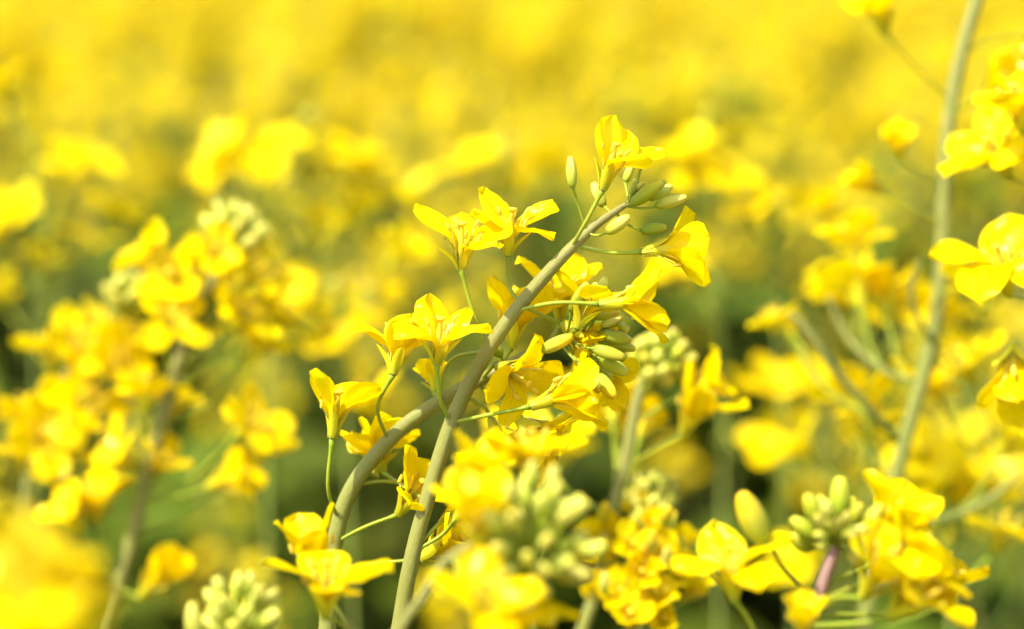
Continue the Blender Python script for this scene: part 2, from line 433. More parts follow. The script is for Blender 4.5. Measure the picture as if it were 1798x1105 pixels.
class Plant:
    """a plant worked out from the photograph, with every flower piece by piece"""
    def __init__(self, label, dz=0.0, group=None):
        global DZ
        DZ = dz
        self.o = link('rapeseed_plant'); self.o['label'] = label; self.o['category'] = 'plant'
        if group: self.o['group'] = group
        self.base = None; self.paths = []
    def stem(self, px, to_ground=True, mat=M_STEM, name='stem', lean=1.0):
        """px rows (x, y, dz, width) from bottom to tip, in photo pixels"""
        pts = [tuple(P(a, b, c)) + (w_ * PXM * (FOCUS + (c + DZ) / 1000) / FOCUS / 2,) for a, b, c, w_ in px]
        if to_ground:
            p0, p1 = np.array(pts[0]), np.array(pts[1])
            d = p0[:3] - p1[:3]; d /= np.linalg.norm(d)
            if d[2] > -0.3: d[2] = -0.3; d /= np.linalg.norm(d)
            ext = []
            q = p0[:3].copy(); r_ = p0[3]
            while q[2] > 0.04:
                d = d * 0.9 + np.array([0, 0, -1]) * 0.12; d /= np.linalg.norm(d)
                q = q + d * min(0.06, q[2] + 0.02); r_ = min(r_ + 0.00018, 0.006)
                ext.append(tuple(q) + (r_,))
            pts = ext[::-1] + pts
            self.base = Vector((q[0], q[1], 0.0))
            self.o.location = self.base
        L = sum(np.linalg.norm(np.array(pts[i + 1][:3]) - np.array(pts[i][:3])) for i in range(len(pts) - 1))
        s = spline(pts, max(14, int(L / 0.006)))
        self.paths.append(s)
        loc = s.copy(); loc[:, :3] -= np.array(self.base)
        g = tube(loc[:, :3], np.maximum(loc[:, 3], 0.0004), mat, 14, uvscale=0.8 if to_ground else 0.55, ridge=0.045)
        o = link(name, g.mesh(name), self.o)
        if to_ground:
            for k in range(5):
                i = int((0.12 + 0.13 * k + random.uniform(-.03, .03)) * len(s) * min(1, 0.8))
                if proj(s[i][:3]) and proj(s[i][:3])[1] < 1350: continue
                link('leaf', LEAVES[2 if k < 2 else 1], self.o, Matrix.Translation(Vector(s[i][:3]) - self.base) @ ROTZ(k * 137 + random.uniform(0, 60)))
        return o
    def snap(self, p):
        """a pedicel starts inside the stem it grows from"""
        q = self.near(p, -9)
        return q if (q - p).length < 0.0065 else p
    def near(self, p, below=0.0):
        best = None
        for s in self.paths:
            d = np.linalg.norm(s[:, :3] - np.array(p), axis=1) + (s[:, 2] > p[2] - below) * 0.05
            i = int(np.argmin(d))
            if best is None or d[i] < best[0]:
                best = (d[i], Vector(s[i][:3]))
        return best[1]
    def flower(self, ped, axis, opening=72, sc=1.0, roll=45, pet=None, sep=34, pw=7.0, stam=True):
        """ped: pixel rows from stem to flower base; axis: pixel direction it opens towards"""
        pts = [P(*q) for q in ped]
        pts[0] = self.snap(pts[0])
        base = pts[-1]
        z = PV(*axis)
        Mo = basis(z, -cF, base - self.base, sc)
        o = link('flower', None, self.o, Mo)
        inv = Mo.inverted()
        if len(pts) == 2:
            mid = (pts[0] + pts[1]) / 2 + (pts[1] - pts[0]).cross(Vector((0.3, 1, 0.2))).normalized() * random.uniform(-.08, .08) * (pts[1] - pts[0]).length
            pts = [pts[0], mid, pts[1]]
        loc = [tuple(inv @ (p - self.base)) for p in pts]
        sp = spline(loc, 14)
        rr = np.full(14, pw * PXM / 2 / sc); rr[-1] *= 1.75; rr[-2] *= 1.3; rr[0] *= 1.4
        link('pedicel', tube(sp, rr, M_PED, 8, uvscale=1.0).mesh('pedicel'), o)
        if pet is None:
            pet = [(roll + 90 * k + random.uniform(-9, 9), opening + random.uniform(-11, 11), random.uniform(0.92, 1.08)) for k in range(4)]
        for k, (az, op, s) in enumerate(pet):
            link('petal', petal_mesh(op, random.randrange(5)), o, ROTZ(az) @ Matrix.Diagonal((s, s * random.uniform(.95, 1.05) * random.choice((-1, 1)), s, 1)))
        for k in range(4):
            link('sepal', sepal_mesh(sep + random.uniform(-7, 9), k), o, ROTZ(pet[0][0] + 45 + 90 * k + random.uniform(-10, 10)))
        link('pistil', PISTIL, o)
        if stam:
            for k in range(6):
                link('stamen', STAMENS[2 if k > 3 else k % 2], o, ROTZ(pet[0][0] + (45 + 90 * k if k < 4 else 180 * (k - 4)) + random.uniform(-8, 8)) @ Matrix.Scale(random.uniform(.9, 1.02), 4))
        return o
    def auto(self, cx, cy, dz, sc=1.0, opening=None, ax=None, drop=0.02):
        """a flower centred near a pixel, its pedicel rising from the nearest stem"""
        c = P(cx, cy, dz)
        st = self.near(c, drop)
        out = (c - st); out.z = 0
        if out.length < 1e-4: out = Vector((1, 0, 0))
        if ax is None:
            a3 = (out.normalized() * random.uniform(0.4, 1.0) + Vector((random.uniform(-.3, .3), random.uniform(-.5, .1), random.uniform(0.6, 1.1)))).normalized()
        else:
            a3 = PV(*ax)
        base = c - a3 * 0.006 * sc
        mid = st.lerp(base, 0.55) - Vector((0, 0, 0.12 * (base - st).length))
        def px(p):
            q = proj(p); return (q[0], q[1], (q[2] - FOCUS) * 1000 - DZ)
        a = (a3.dot(cR), -a3.dot(cU), a3.dot(cF))
        return self.flower([px(st), px(mid), px(base)], a, opening or random.uniform(58, 88), sc, random.uniform(0, 90))
    def bud(self, a, b, kind='p', ped=None, wpx=None, var=None, pw=5.0):
        """bud from pixel a (base) to pixel b (tip); ped pixel rows from the stem"""
        A, B = P(*a), P(*b)
        L = (B - A).length
        sc = L / 0.0066
        var = random.randrange(3) if var is None else var
        M = basis(B - A, -cF, A - self.base, sc)
        ws = 1.0 if wpx is None else (wpx * PXM * (1 + (a[2] + DZ) / 430.0) / 2) / (0.00155 * sc)
        Mo = M @ Matrix.Diagonal((ws, ws, 1, 1)) @ ROTZ(random.uniform(0, 90))
        o = link('bud', bud_mesh(kind, var), self.o, Mo)
        if ped:
            inv = Mo.inverted()
            pts = [P(*q) for q in ped] + [A]
            pts[0] = self.snap(pts[0])
            sp = spline([tuple(p - self.base) for p in pts], 10)
            rr = np.full(10, pw * PXM / 2); rr[-1] *= 1.5; rr[0] *= 1.3
            g = tube(sp, rr, M_PED, 7)
            g.v[0] = np.array([tuple(inv @ Vector(v)) for v in g.v[0]])
            link('pedicel', g.mesh('pedicel'), o)
        return o
    def head(self, cx, cy, dz, n, rad_px, Lpx=45, kind='p', tipdir=(0, -1, -.2), wpx=None, spread=1.0, root=None):
        """dome of closed buds on short pedicels round the stem tip"""
        t = PV(*tipdir)
        ref = basis(t, -cF, (0, 0, 0))
        c = P(cx, cy, dz)
        root = P(*root) if root else c - t * rad_px * PXM * 0.9
        def px(p):
            q = proj(p); return (q[0], q[1], (q[2] - FOCUS) * 1000 - DZ)
        for k in range(n):
            f = (k + 0.5) / n
            th = math.acos(1 - f * 1.15 * spread) if 1 - f * 1.15 * spread > -1 else 2.4
            az = k * 2.39996 + random.uniform(-.2, .2)
            d = (ref.to_3x3() @ Vector((math.sin(th) * math.cos(az), math.sin(th) * math.sin(az), math.cos(th))))
            tip = c + d * rad_px * PXM * random.uniform(0.85, 1.1)
            L = Lpx * PXM * (0.62 + 0.5 * f) * random.uniform(.9, 1.1)
            bd = (d * 0.75 + t * 0.6).normalized()
            base = tip - bd * L
            kk = kind if kind != 'm' else random.choice('ppg')
            self.bud(px(base), px(tip), kk, [px(root - t * f * rad_px * PXM * 0.5)], wpx=None if wpx is None else wpx * random.uniform(.85, 1.1) * (0.75 + 0.35 * f))

# --- plant with the sharp stem in front
A = Plant('sharp grey-green rapeseed stem leaning across in front of another curved stem')
A.stem([(700, 1108, -2, 29), (722, 985, -2, 29), (745, 895, -1, 28), (789, 753, 0, 28), (837, 649, 0, 26), (895, 559, 0, 25), (955, 487, 0, 23), (1003, 436, 0, 20), (1045, 397, 1, 16), (1083, 370, 2, 12), (1112, 352, 3, 8)])
A.flower([(853, 607, 0), (828, 540, -1), (809, 473, -2)], (0.04, -1, -0.28), pet=[(246, 62, 1.2), (112, 66, 1.12), (48, 84, 1.0), (180, 36, .85)], sep=42)
A.flower([(905, 530, 1), (890, 495, 3), (891, 449, 4)], (0.12, -1, -0.1), pet=[(225, 42, 1.2), (120, 60, 1.12), (62, 92, 1.0), (300, 74, 1)], sep=34)
A.flower([(1000, 440, -1), (1030, 388, -4), (1058, 334, -5)], (0.30, -1, -0.15), pet=[(215, 22, 1.1), (118, 55, 1.15), (30, 66, 1.1), (165, 40, 1)], sep=20)
A.flower([(1014, 440, 0), (1070, 444, 0), (1127, 443, 0)], (1, -0.10, -0.1), pet=[(235, 60, 1.05), (345, 34, 1.1), (62, 46, 1.15), (150, 50, 1)], sep=12)
A.flower([(909, 541, -2), (975, 532, -5), (1053, 534, -6)], (1, -0.06, -0.15), pet=[(312, 44, 1.1), (40, 40, 1.12), (112, 52, 1.15), (215, 50, 1)], sep=14)
A.flower([(800, 750, -3), (862, 728, -6), (932, 714, -7)], (1, -0.34, -0.1), pet=[(305, 30, 1.15), (20, 36, 1.1), (72, 54, 1.15), (180, 52, 1)], sep=12)
A.flower([(791, 745, -3), (772, 700, -5), (767, 641, -6)], (0.10, -1, -0.22), pet=[(62, 78, 1.2), (300, 80, 1.0), (215, 34, 1.05), (140, 50, 1)], sep=38)
A.flower([(842, 616, 1), (800, 627, 3), (777, 660, 8), (772, 700, 10), (764, 690, 14)], (-.2, -1, .5), opening=40, sc=0.6)
A.flower([(728, 966, 0), (765, 925, 0), (800, 896, 4)], (0.7, -0.9, .1), opening=60)
A.flower([(736, 975, -1), (775, 940, -3), (800, 912, -6)], (0.8, -.7, -.2), opening=55, sc=1.05)
A.bud((1005, 329, -3), (1003, 275, -4), 'p', [(1030, 402, 0), (1016, 362, -1)], wpx=21)
A.bud((1060, 362, 6), (1040, 322, 7), 'p', [(1075, 378, 3)], wpx=22)
A.bud((1110, 358, 0), (1162, 322, -3), 'g', [(1098, 366, 2)], wpx=25)
A.bud((1138, 348, 5), (1180, 327, 6), 'p', [(1104, 364, 3)], wpx=18)
A.bud((1153, 362, 0), (1206, 346, -2), 'p', [(1100, 366, 2), (1128, 366, 1)], wpx=20)
A.bud((1124, 296, 4), (1128, 264, 4), 'p', [(1106, 355, 3), (1118, 325, 4)], wpx=17)
A.bud((1098, 320, 6), (1112, 285, 6), 'p', [(1102, 358, 3)], wpx=17)
A.bud((1066, 408, -2), (1106, 381, -4), 'p', [(1033, 412, 0), (1048, 414, -1)], wpx=22)
A.bud((1126, 405, 4), (1170, 400, 5), 'g', [(1078, 380, 3), (1102, 394, 4)], wpx=20)
A.bud((1140, 340, 2), (1170, 318, 2), 'g', [(1106, 360, 3)], wpx=15)
for k in range(9):
    a = random.uniform(-1.5, 0.4)
    A.bud((1108 + 10 * math.cos(a), 350 + 8 * math.sin(a), random.uniform(0, 7)), (1112 + 34 * math.cos(a), 346 + 30 * math.sin(a), random.uniform(0, 8)), random.choice('pg'), [(1105, 358, 3)], wpx=13)

# --- plant with the bowed stem behind
B = Plant('rapeseed plant whose bowed stem arches behind the sharp leaning stem')
B.stem([(574, 1110, 12, 31), (582, 1000, 12, 30), (592, 930, 12, 30), (612, 868, 12, 29), (650, 810, 12, 28), (704, 753, 12, 26), (752, 718, 12, 25), (805, 686, 12, 24), (862, 658, 12, 21), (922, 625, 12, 17), (985, 599, 11, 13), (1040, 582, 10, 9), (1075, 578, 10, 7)])
B.flower([(594, 918, 11), (576, 858, 6), (583, 769, 5)], (0.16, -1, -0.05), pet=[(310, 40, 1.1), (66, 44, 1.15), (150, 42, 1.0), (235, 36, 1.0)], sep=20)
B.flower([(665, 768, 8), (663, 716, 5), (690, 658, 2)], (0.16, -1, 0.12), pet=[(250, 66, 1.05), (175, 36, 1.1), (70, 58, 1.05), (15, 50, 1.0)], sep=34)
B.flower([(660, 845, 14), (662, 838, 17), (660, 832, 20)], (0.15, -1, 0.2), opening=40, sc=0.95, roll=20)
A.flower([(748, 886, 0), (705, 852, 12), (672, 830, 20)], (-0.3, -0.9, 0.2), opening=48, sc=0.9)
B.flower([(600, 962, 10), (640, 926, 8), (699, 904, 8)], (0.55, -0.75, -0.35), pet=[(260, 40, 1.1), (5, 66, 1.0), (95, 62, 1.05), (185, 60, 1)], sep=20)
B.flower([(627, 851, 12), (682, 846, 14), (772, 868, 18)], (1, 0.25, 0.0), opening=56, roll=10)
B.flower([(584, 1023, 10), (645, 994, 10), (738, 982, 8)], (1, -0.55, -0.15), opening=40, roll=30, sc=1.05)
B.flower([(843, 660, 8), (868, 640, 5), (872, 640, 2)], (0.75, 0.45, -0.65), pet=[(300, 74, 1.1), (30, 84, 1.05), (115, 84, 1.05), (210, 70, 1.1)], sep=40)
B.flower([(868, 655, 12), (885, 632, 12), (899, 612, 12)], (0.12, -1, -0.05), pet=[(300, 34, 1.15), (35, 40, 1.2), (85, 58, 1.1), (190, 40, 1.0)], sep=22)
B.flower([(955, 612, 14), (972, 590, 18), (984, 566, 20)], (0.02, -1, -.1), pet=[(262, 44, 1.2), (150, 30, 1.1), (95, 50, 1.1), (20, 70, 1.0)], sep=30)
A.flower([(914, 543, 1), (950, 553, 6), (985, 567, 10)], (0.7, 0.5, -.1), opening=60, sc=0.95)
B.flower([(985, 599, 11), (1000, 590, 4), (1012, 578, 0)], (0.35, -0.9, 0.1), opening=50, sc=0.9, roll=10)
B.flower([(862, 655, 12), (890, 690, 8), (905, 732, 6)], (0.8, 0.6, -0.2), opening=66, sc=1.0, roll=15)
B.flower([(842, 672, 14), (872, 708, 14), (922, 740, 14)], (0.9, 0.55, -0.1), pet=[(15, 70, 1.1), (90, 70, 1.1), (190, 70, 1.1), (280, 60, 1)], sep=40)
B.flower([(800, 688, 12), (850, 715, 14), (862, 735, 16)], (0.4, 0.9, -0.2), opening=80, sc=0.9)
B.flower([(1010, 592, 10), (1035, 610, 12), (1040, 640, 14)], (0.9, 0.6, 0.1), opening=45, sc=0.8)
for a, b, k, wp, pd in [
    ((1003, 547, 0), (1033, 499, -3), 'g', 23, (985, 598, 8)), ((1045, 533, 4), (1045, 496, 4), 'p', 20, (1012, 592, 9)),
    ((1052, 516, 6), (1066, 488, 6), 'p', 20, (1030, 588, 9)), ((952, 615, -4), (1004, 592, -8), 'y', 26, (905, 634, 8)),
    ((1043, 612, -4), (1096, 630, -6), 'g', 27, (1000, 597, 8)), ((1055, 630, 0), (1102, 655, -2), 'g', 25, (1010, 595, 8)),
    ((1050, 659, -3), (1080, 699, -4), 'y', 24, (978, 612, 8)), ((1060, 585, 2), (1108, 601, 2), 'g', 23, (1035, 583, 9)),
    ((1062, 575, 6), (1106, 578, 6), 'g', 20, (1040, 582, 9)), ((1050, 596, 8), (1116, 612, 8), 'g', 21, (1020, 588, 9)),
    ((1058, 572, 2), (1092, 556, 0), 'p', 18, (1040, 582, 9)), ((1045, 636, 8), (1072, 668, 8), 'g', 22, (1000, 597, 9)),
    ((1040, 555, 2), (1085, 548, 0), 'g', 20, (1020, 588, 9)), ((1030, 650, 4), (1052, 690, 4), 'y', 22, (985, 603, 9)),
    ((1072, 560, 6), (1100, 585, 5), 'g', 17, (1055, 580, 9)), ((880, 625, 6), (862, 600, 4), 'g', 22, (880, 648, 10))]:
    B.bud(a, b, k, [pd, ((pd[0] + a[0]) / 2 + 4, (pd[1] + a[1]) / 2 + 5, (pd[2] + a[2]) / 2)], wpx=wp)

# --- plant behind, left
C_ = Plant('out-of-focus rapeseed stem crowned with pale buds, to the left of the bowed stem', 50)
C_.stem([(178, 1110, 80, 27), (222, 985, 80, 27), (254, 852, 80, 26), (285, 732, 80, 25), (328, 600, 82, 24), (368, 505, 84, 22), (396, 440, 86, 18), (410, 405, 86, 12)])
for x, y, d, s in [(265, 448, 80, 1.15), (310, 490, 76, 1.15), (345, 530, 95, 1.05), (300, 565, 70, 1.1), (255, 690, 78, 1.1), (300, 705, 95, 1.0), (445, 480, 82, 1.15), (480, 500, 95, 1.1), (430, 555, 78, 1.15),
                (455, 605, 88, 1.15), (490, 560, 98, 1.1), (440, 745, 72, 1.15), (460, 785, 84, 1.1), (280, 815, 80, 1.0), (205, 800, 74, 1.15), (350, 470, 98, 1.05), (400, 500, 100, 1.1), (375, 445, 70, .9), (330, 575, 100, 1.1), (120, 905, 76, 1.15), (165, 880, 84, 1.2)]:
    C_.auto(x, y, d, s)
C_.flower([(256, 885, 80), (310, 872, 76), (362, 858, 74)], (1, -0.45, -.2), opening=40, sc=1.15)
C_.flower([(205, 1035, 80), (235, 1045, 74), (245, 1052, 72)], (.75, -0.9, -.1), opening=18, sc=1.15)
C_.head(412, 405, 86, 18, 80, 62, 'p', (0.1, -1, -.1), wpx=28)
C2 = Plant('out-of-focus rapeseed plant on a dark thin stem with flowers bunched at the far left', 50)
C2.stem([(36, 1110, 105, 20), (44, 900, 105, 19), (72, 730, 105, 18), (108, 670, 104, 16), (160, 610, 102, 14), (205, 555, 100, 11), (222, 525, 100, 8)])
for x, y, d, s in [(130, 605, 96, 1.25), (200, 640, 94, 1.2), (90, 615, 108, 1.2), (150, 705, 94, 1.3), (70, 770, 96, 1.3), (115, 785, 108, 1.2), (170, 570, 110, 1.1), (40, 800, 110, 1.2), (225, 590, 105, 1.1), (60, 720, 120, 1.1)]:
    C2.auto(x, y, d, s)
C2.head(225, 520, 100, 16, 62, 46, 'p', (0.3, -1, -.1), wpx=24)

# --- tall plant behind, right
D = Plant('tall pale rapeseed stem out of focus, rising past every other plant with bare side branches', 40)
D.stem([(1515, 1110, 78, 27), (1538, 990, 78, 27), (1562, 880, 78, 26), (1592, 760, 78, 26), (1628, 630, 78, 25), (1650, 505, 78, 25), (1656, 360, 78, 25), (1666, 210, 78, 24), (1690, 85, 78, 23), (1722, -20, 78, 21), (1760, -120, 78, 15), (1800, -190, 78, 8)])
D.stem([(1580, 775, 78, 13), (1532, 725, 74, 14), (1478, 665, 72, 15), (1440, 612, 70, 16), (1404, 566, 70, 14), (1385, 552, 70, 8)], to_ground=False, name='branch')
D.stem([(1620, 672, 80, 12), (1560, 655, 88, 12), (1500, 608, 96, 12), (1470, 560, 100, 11), (1455, 520, 100, 7)], to_ground=False, name='branch')
D.stem([(1575, 925, 78, 15), (1640, 915, 84, 16), (1690, 900, 88, 15), (1750, 868, 90, 13), (1790, 825, 90, 8)], to_ground=False, name='branch')
D.stem([(1640, 600, 76, 10), (1612, 560, 74, 10), (1600, 510, 72, 9), (1615, 455, 70, 5)], to_ground=False, name='branch')
for ped, ax, op, s in [
    ([(1646, 395, 78), (1600, 365, 72), (1552, 338, 70)], (-0.85, -.5, -.3), 20, .85), ([(1655, 320, 78), (1615, 300, 78), (1580, 278, 78)], (-0.2, -.8, -.7), 30, .8),
    ([(1662, 180, 78), (1600, 110, 74), (1555, 60, 74)], (-0.3, -1, -.3), 40, 1.2), ([(1690, 100, 78), (1740, 70, 80), (1800, 60, 84)], (1, -.3, -.3), 60, 1.1),
    ([(1655, 290, 78), (1690, 285, 64), (1760, 290, 56)], (-0.2, -.9, -.5), 84, 1.35), ([(1668, 210, 78), (1700, 180, 70), (1720, 170, 66)], (0.5, -.5, -.6), 35, .95),
    ([(1652, 500, 78), (1690, 520, 70), (1730, 545, 62)], (-.2, -1, .3), 60, 1.2)]:
    D.flower(ped, ax, opening=op, sc=s, roll=random.uniform(0, 90))
for x, y, d, s in [(1362, 560, 100, .85), (1385, 575, 120, .6), (1500, 500, 100, 1.35), (1545, 515, 104, 1.35), (1575, 535, 110, 1.2), (1500, 425, 120, 1.2), (1505, 690, 92, 1.2), (1525, 735, 98, 1.2), (1690, 640, 92, 1.25), (1610, 685, 96, 1.1), (1780, 770, 88, 1.2), (1640, 680, 110, 1), (1760, 930, 90, 1.2)]:
    D.auto(x, y, d, s)
M_ = Plant('rapeseed plant with large bright yellow drooping petals at the right border of the view', 25)
M_.stem([(1860, 1110, 30, 26), (1850, 900, 30, 26), (1835, 700, 30, 24), (1820, 560, 30, 22), (1815, 420, 30, 20), (1825, 250, 30, 17), (1835, 150, 30, 12)])
M_.flower([(1820, 560, 30), (1800, 530, 24), (1772, 520, 20)], (-.25, -.8, -.2), pet=[(250, 70, 1.25), (320, 104, 1.25), (20, 120, 1.2), (150, 60, 1.2)], sc=1.25)
M_.flower([(1822, 640, 30), (1800, 620, 24), (1780, 600, 22)], (-.1, .9, -.4), opening=38, sc=1.35, roll=20)
M_.flower([(1822, 330, 30), (1800, 325, 34), (1775, 312, 38)], (-.6, -.8, -.3), pet=[(280, 78, 1.2), (10, 84, 1.2), (90, 76, 1.2), (190, 70, 1.2)], sc=1.2)
M_.flower([(1822, 350, 30), (1815, 260, 24), (1800, 235, 24)], (-.3, -1, -.3), opening=70, sc=1.2)
M_.head(1835, 120, 30, 10, 60, 50, 'p')

# --- plants right of centre
F_ = Plant('out-of-focus rapeseed stem topped by a broad green dome of closed buds', 25)
F_.stem([(1022, 1110, 62, 24), (1040, 1060, 62, 24), (1066, 950, 62, 24), (1082, 880, 62, 23), (1101, 800, 62, 22), (1120, 700, 62, 19), (1138, 650, 62, 14), (1150, 625, 62, 10)])
F_.head(1163, 632, 62, 30, 72, 40, 'm', (0.3, -1, -.25), wpx=24, spread=1.15)
F_.flower([(1108, 822, 62), (1150, 790, 58), (1198, 764, 56)], (0.45, -1, -.1), pet=[(270, 26, 1.15), (85, 58, 1.2), (0, 40, 1), (180, 40, 1)], sc=1.1, sep=30)
F_.flower([(1118, 740, 62), (1165, 712, 60), (1205, 692, 58)], (0.9, -.5, -.1), opening=50, sc=1.0)
F_.flower([(1070, 908, 62), (1010, 872, 56), (962, 828, 52)], (-.1, -1, -.3), opening=84, sc=1.35, roll=25, pw=15)
for x, y, d, s in [(1080, 700, 72, 1.25), (1092, 735, 84, 1.2), (1130, 745, 70, .8), (1120, 690, 84, 1.0)]:
    F_.auto(x, y, d, s)
L_ = Plant('short rapeseed plant crowded with small yellow blooms beside the green bud dome stem', 45)
L_.stem([(1120, 1112, 40, 20), (1132, 1060, 40, 19), (1140, 1000, 40, 16), (1140, 950, 40, 12), (1140, 920, 40, 8)])
for x, y, d, s in [(1120, 900, 44, .8), (1150, 930, 30, .85), (1085, 930, 40, .85), (1110, 960, 26, .8), (1165, 975, 26, .85), (1070, 985, 42, .85), (1125, 1010, 22, .85), (1185, 1010, 30, .9), (1095, 1045, 26, .9), (1150, 1050, 24, .9), (1060, 1040, 40, .85), (1110, 1085, 20, .95), (1165, 1090, 26, .95), (1215, 1035, 34, .9), (1195, 955, 44, .8), (1045, 940, 50, .8)]:
    L_.auto(x, y, d, s * .82, opening=random.uniform(18, 62), drop=0.008)
for k in range(14):
    x, y, d = random.uniform(1050, 1200), random.uniform(905, 1080), random.uniform(20, 45)
    L_.bud((x, y, d), (x + random.uniform(-18, 22), y - random.uniform(26, 40), d - random.uniform(-6, 10)), random.choice('pypg'), [(1138, y + 22, 40)], wpx=20)
L_.head(1140, 905, 40, 14, 48, 36, 'p', wpx=20)
N_ = Plant('rapeseed plant topped by a small pale green bud rosette behind the crowded blooms')
N_.stem([(1150, 1112, 105, 18), (1150, 1000, 105, 16), (1148, 900, 105, 9)])
N_.head(1145, 868, 105, 20, 58, 38, 'p', wpx=22)

# --- foreground right: bud rosette on a purple stem
E = Plant('rapeseed plant with purple-tinged stem and a rosette of upright closed buds')
E.stem([(1410, 1112, -42, 25), (1432, 1062, -42, 24), (1450, 1010, -42, 22), (1466, 965, -42, 19), (1470, 935, -42, 14), (1472, 915, -42, 9)], mat=M_STEMP)
for a, b, wp, k in [((1474, 908, -44), (1479, 838, -44), 34, 'g'), ((1440, 920, -46), (1418, 870, -48), 29, 'g'), ((1430, 945, -44), (1392, 908, -44), 28, 'g'), ((1425, 962, -40), (1388, 940, -40), 27, 'g'),
                    ((1498, 920, -46), (1515, 886, -48), 27, 'g'), ((1514, 938, -42), (1553, 888, -42), 32, 'g'), ((1455, 910, -50), (1450, 880, -52), 24, 'p'), ((1488, 945, -52), (1522, 928, -55), 22, 'p'),
                    ((1490, 965, -46), (1508, 990, -48), 26, 'p'), ((1448, 930, -54), (1432, 905, -57), 20, 'p'), ((1462, 935, -56), (1455, 915, -60), 15, 'p'), ((1480, 925, -54), (1490, 902, -58), 18, 'p'),
                    ((1470, 935, -57), (1472, 912, -62), 14, 'p'), ((1452, 945, -54), (1430, 938, -57), 18, 'p'), ((1455, 955, -52), (1440, 962, -54), 14, 'p'), ((1485, 940, -56), (1500, 940, -60), 13, 'p'), ((1490, 915, -36), (1500, 872, -34), 26, 'g'), ((1455, 915, -34), (1440, 868, -32), 26, 'g')]:
    E.bud(a, b, k, [(1468, 962, -42), ((1468 + a[0]) / 2, (955 + a[1]) / 2, (a[2] - 42) / 2)], wpx=wp, pw=6)
E.bud((1340, 948, -46), (1298, 868, -48), 'y', [(1422, 1060, -42), (1385, 1010, -44)], wpx=44, pw=9)
E.flower([(1330, 1125, -44), (1312, 1088, -46), (1288, 1054, -48)], (-0.08, -1, 0.0), pet=[(195, 32, 1.1), (285, 84, 1.15), (88, 78, 1.2), (25, 108, 1.0)], sep=34, pw=10)
for ped, ax, op, s in [([(1440, 1040, -42), (1490, 1000, -40), (1535, 975, -38)], (0.5, -1, -.2), 40, 1.15), ([(1436, 1060, -42), (1500, 1030, -46), (1560, 1020, -46)], (0.9, -.6, -.3), 60, 1.1),
                       ([(1430, 1075, -42), (1470, 1050, -50), (1515, 1050, -54)], (0.5, -.9, -.4), 55, 1.1), ([(1420, 1100, -42), (1500, 1095, -50), (1560, 1085, -52)], (0.7, -.8, -.3), 66, 1.15),
                       ([(1425, 1090, -42), (1520, 1080, -38), (1600, 1075, -36)], (0.6, -.9, -.1), 50, 1.2), ([(1418, 1110, -42), (1410, 1112, -52), (1412, 1122, -60)], (-0.1, -1, -.3), 40, .6),
                       ([(1445, 1025, -42), (1500, 1005, -30), (1545, 985, -26)], (0.3, -1, -.2), 24, 1.2)]:
    E.flower(ped, ax, opening=op, sc=s, roll=random.uniform(0, 90))

# --- foreground centre: pale bud head with big flowers
G = Plant('blurred foreground rapeseed head of pale green buds over broad yellow petals')
G.stem([(690, 1125, -66, 20), (735, 1060, -66, 20), (785, 985, -66, 18), (850, 950, -68, 15), (905, 940, -68, 14), (925, 930, -68, 8)])
G.head(938, 930, -76, 30, 96, 60, 'p', (0.15, -0.8, -.6), wpx=32, spread=1.3)
G.bud((985, 955, -74), (1045, 985, -76), 'y', [(925, 945, -68)], wpx=36)
G.bud((965, 1000, -70), (1005, 1020, -70), 'y', [(925, 950, -68)], wpx=30)
G.bud((955, 900, -70), (1010, 885, -70), 'p', [(925, 935, -68)], wpx=34)
G.bud((920, 1060, -66), (975, 1095, -66), 'p', [(890, 950, -68), (905, 1010, -66)], wpx=38)
for ped, ax, op, s in [([(890, 945, -68), (860, 940, -74), (838, 968, -76)], (0.0, -1, -.2), 32, 1.0), ([(860, 948, -68), (850, 900, -58), (842, 880, -54)], (0.1, -1, 0), 46, .95),
                       ([(880, 945, -68), (850, 940, -64), (826, 930, -60)], (-.1, -1, -.2), 44, .85), ([(800, 975, -66), (815, 1050, -76), (842, 1100, -84)], (0.15, -.8, -.5), 70, 1.05),
                       ([(760, 1020, -66), (830, 1070, -70), (900, 1130, -76)], (0.2, -1, -.2), 84, 1.1), ([(905, 940, -68), (960, 920, -60), (925, 850, -52)], (.1, -1, -.1), 70, 1.0)]:
    G.flower(ped, ax, opening=op, sc=s, roll=random.uniform(0, 90))
H = Plant('low foreground rapeseed flower with wide petals at the foot of the bowed stem')
H.stem([(640, 1230, -45, 20), (632, 1180, -45, 18), (622, 1130, -45, 15), (612, 1095, -45, 10)])
H.flower([(615, 1110, -45), (590, 1090, -47), (570, 1085, -48)], (0.06, -1, -.1), pet=[(285, 70, 1.12), (85, 76, 1.15), (20, 88, 1.05), (185, 70, 1.1)], sc=1.08)
H.flower([(612, 1100, -45), (585, 1060, -36), (560, 1020, -30)], (-.2, -1, .05), pet=[(110, 28, 1.05), (280, 40, 1.0), (200, 30, 1), (10, 50, .9)], sc=1.0)
K_ = Plant('small foreground head of pale buds below the left leaning stem')
K_.stem([(430, 1260, -60, 22), (428, 1180, -60, 20), (424, 1110, -60, 14), (422, 1075, -60, 8)])
K_.head(422, 1065, -62, 16, 62, 46, 'p', wpx=28, spread=1.2)
K_.bud((345, 1130, -58), (340, 1060, -60), 'p', [(425, 1140, -60), (370, 1160, -60)], wpx=38)
I_ = Plant('very blurred large yellow flower mass leaning into the lower left corner')
I_.stem([(-60, 1300, -165, 20), (-30, 1200, -165, 18), (0, 1120, -165, 14), (20, 1050, -165, 8)])
for x, y, d, s in [(40, 975, -165, .95), (95, 1000, -160, .85), (20, 1040, -170, .95), (90, 1050, -165, .9), (30, 1085, -168, 1.0), (100, 1090, -160, .8)]:
    I_.auto(x, y, d, s, drop=0.002)

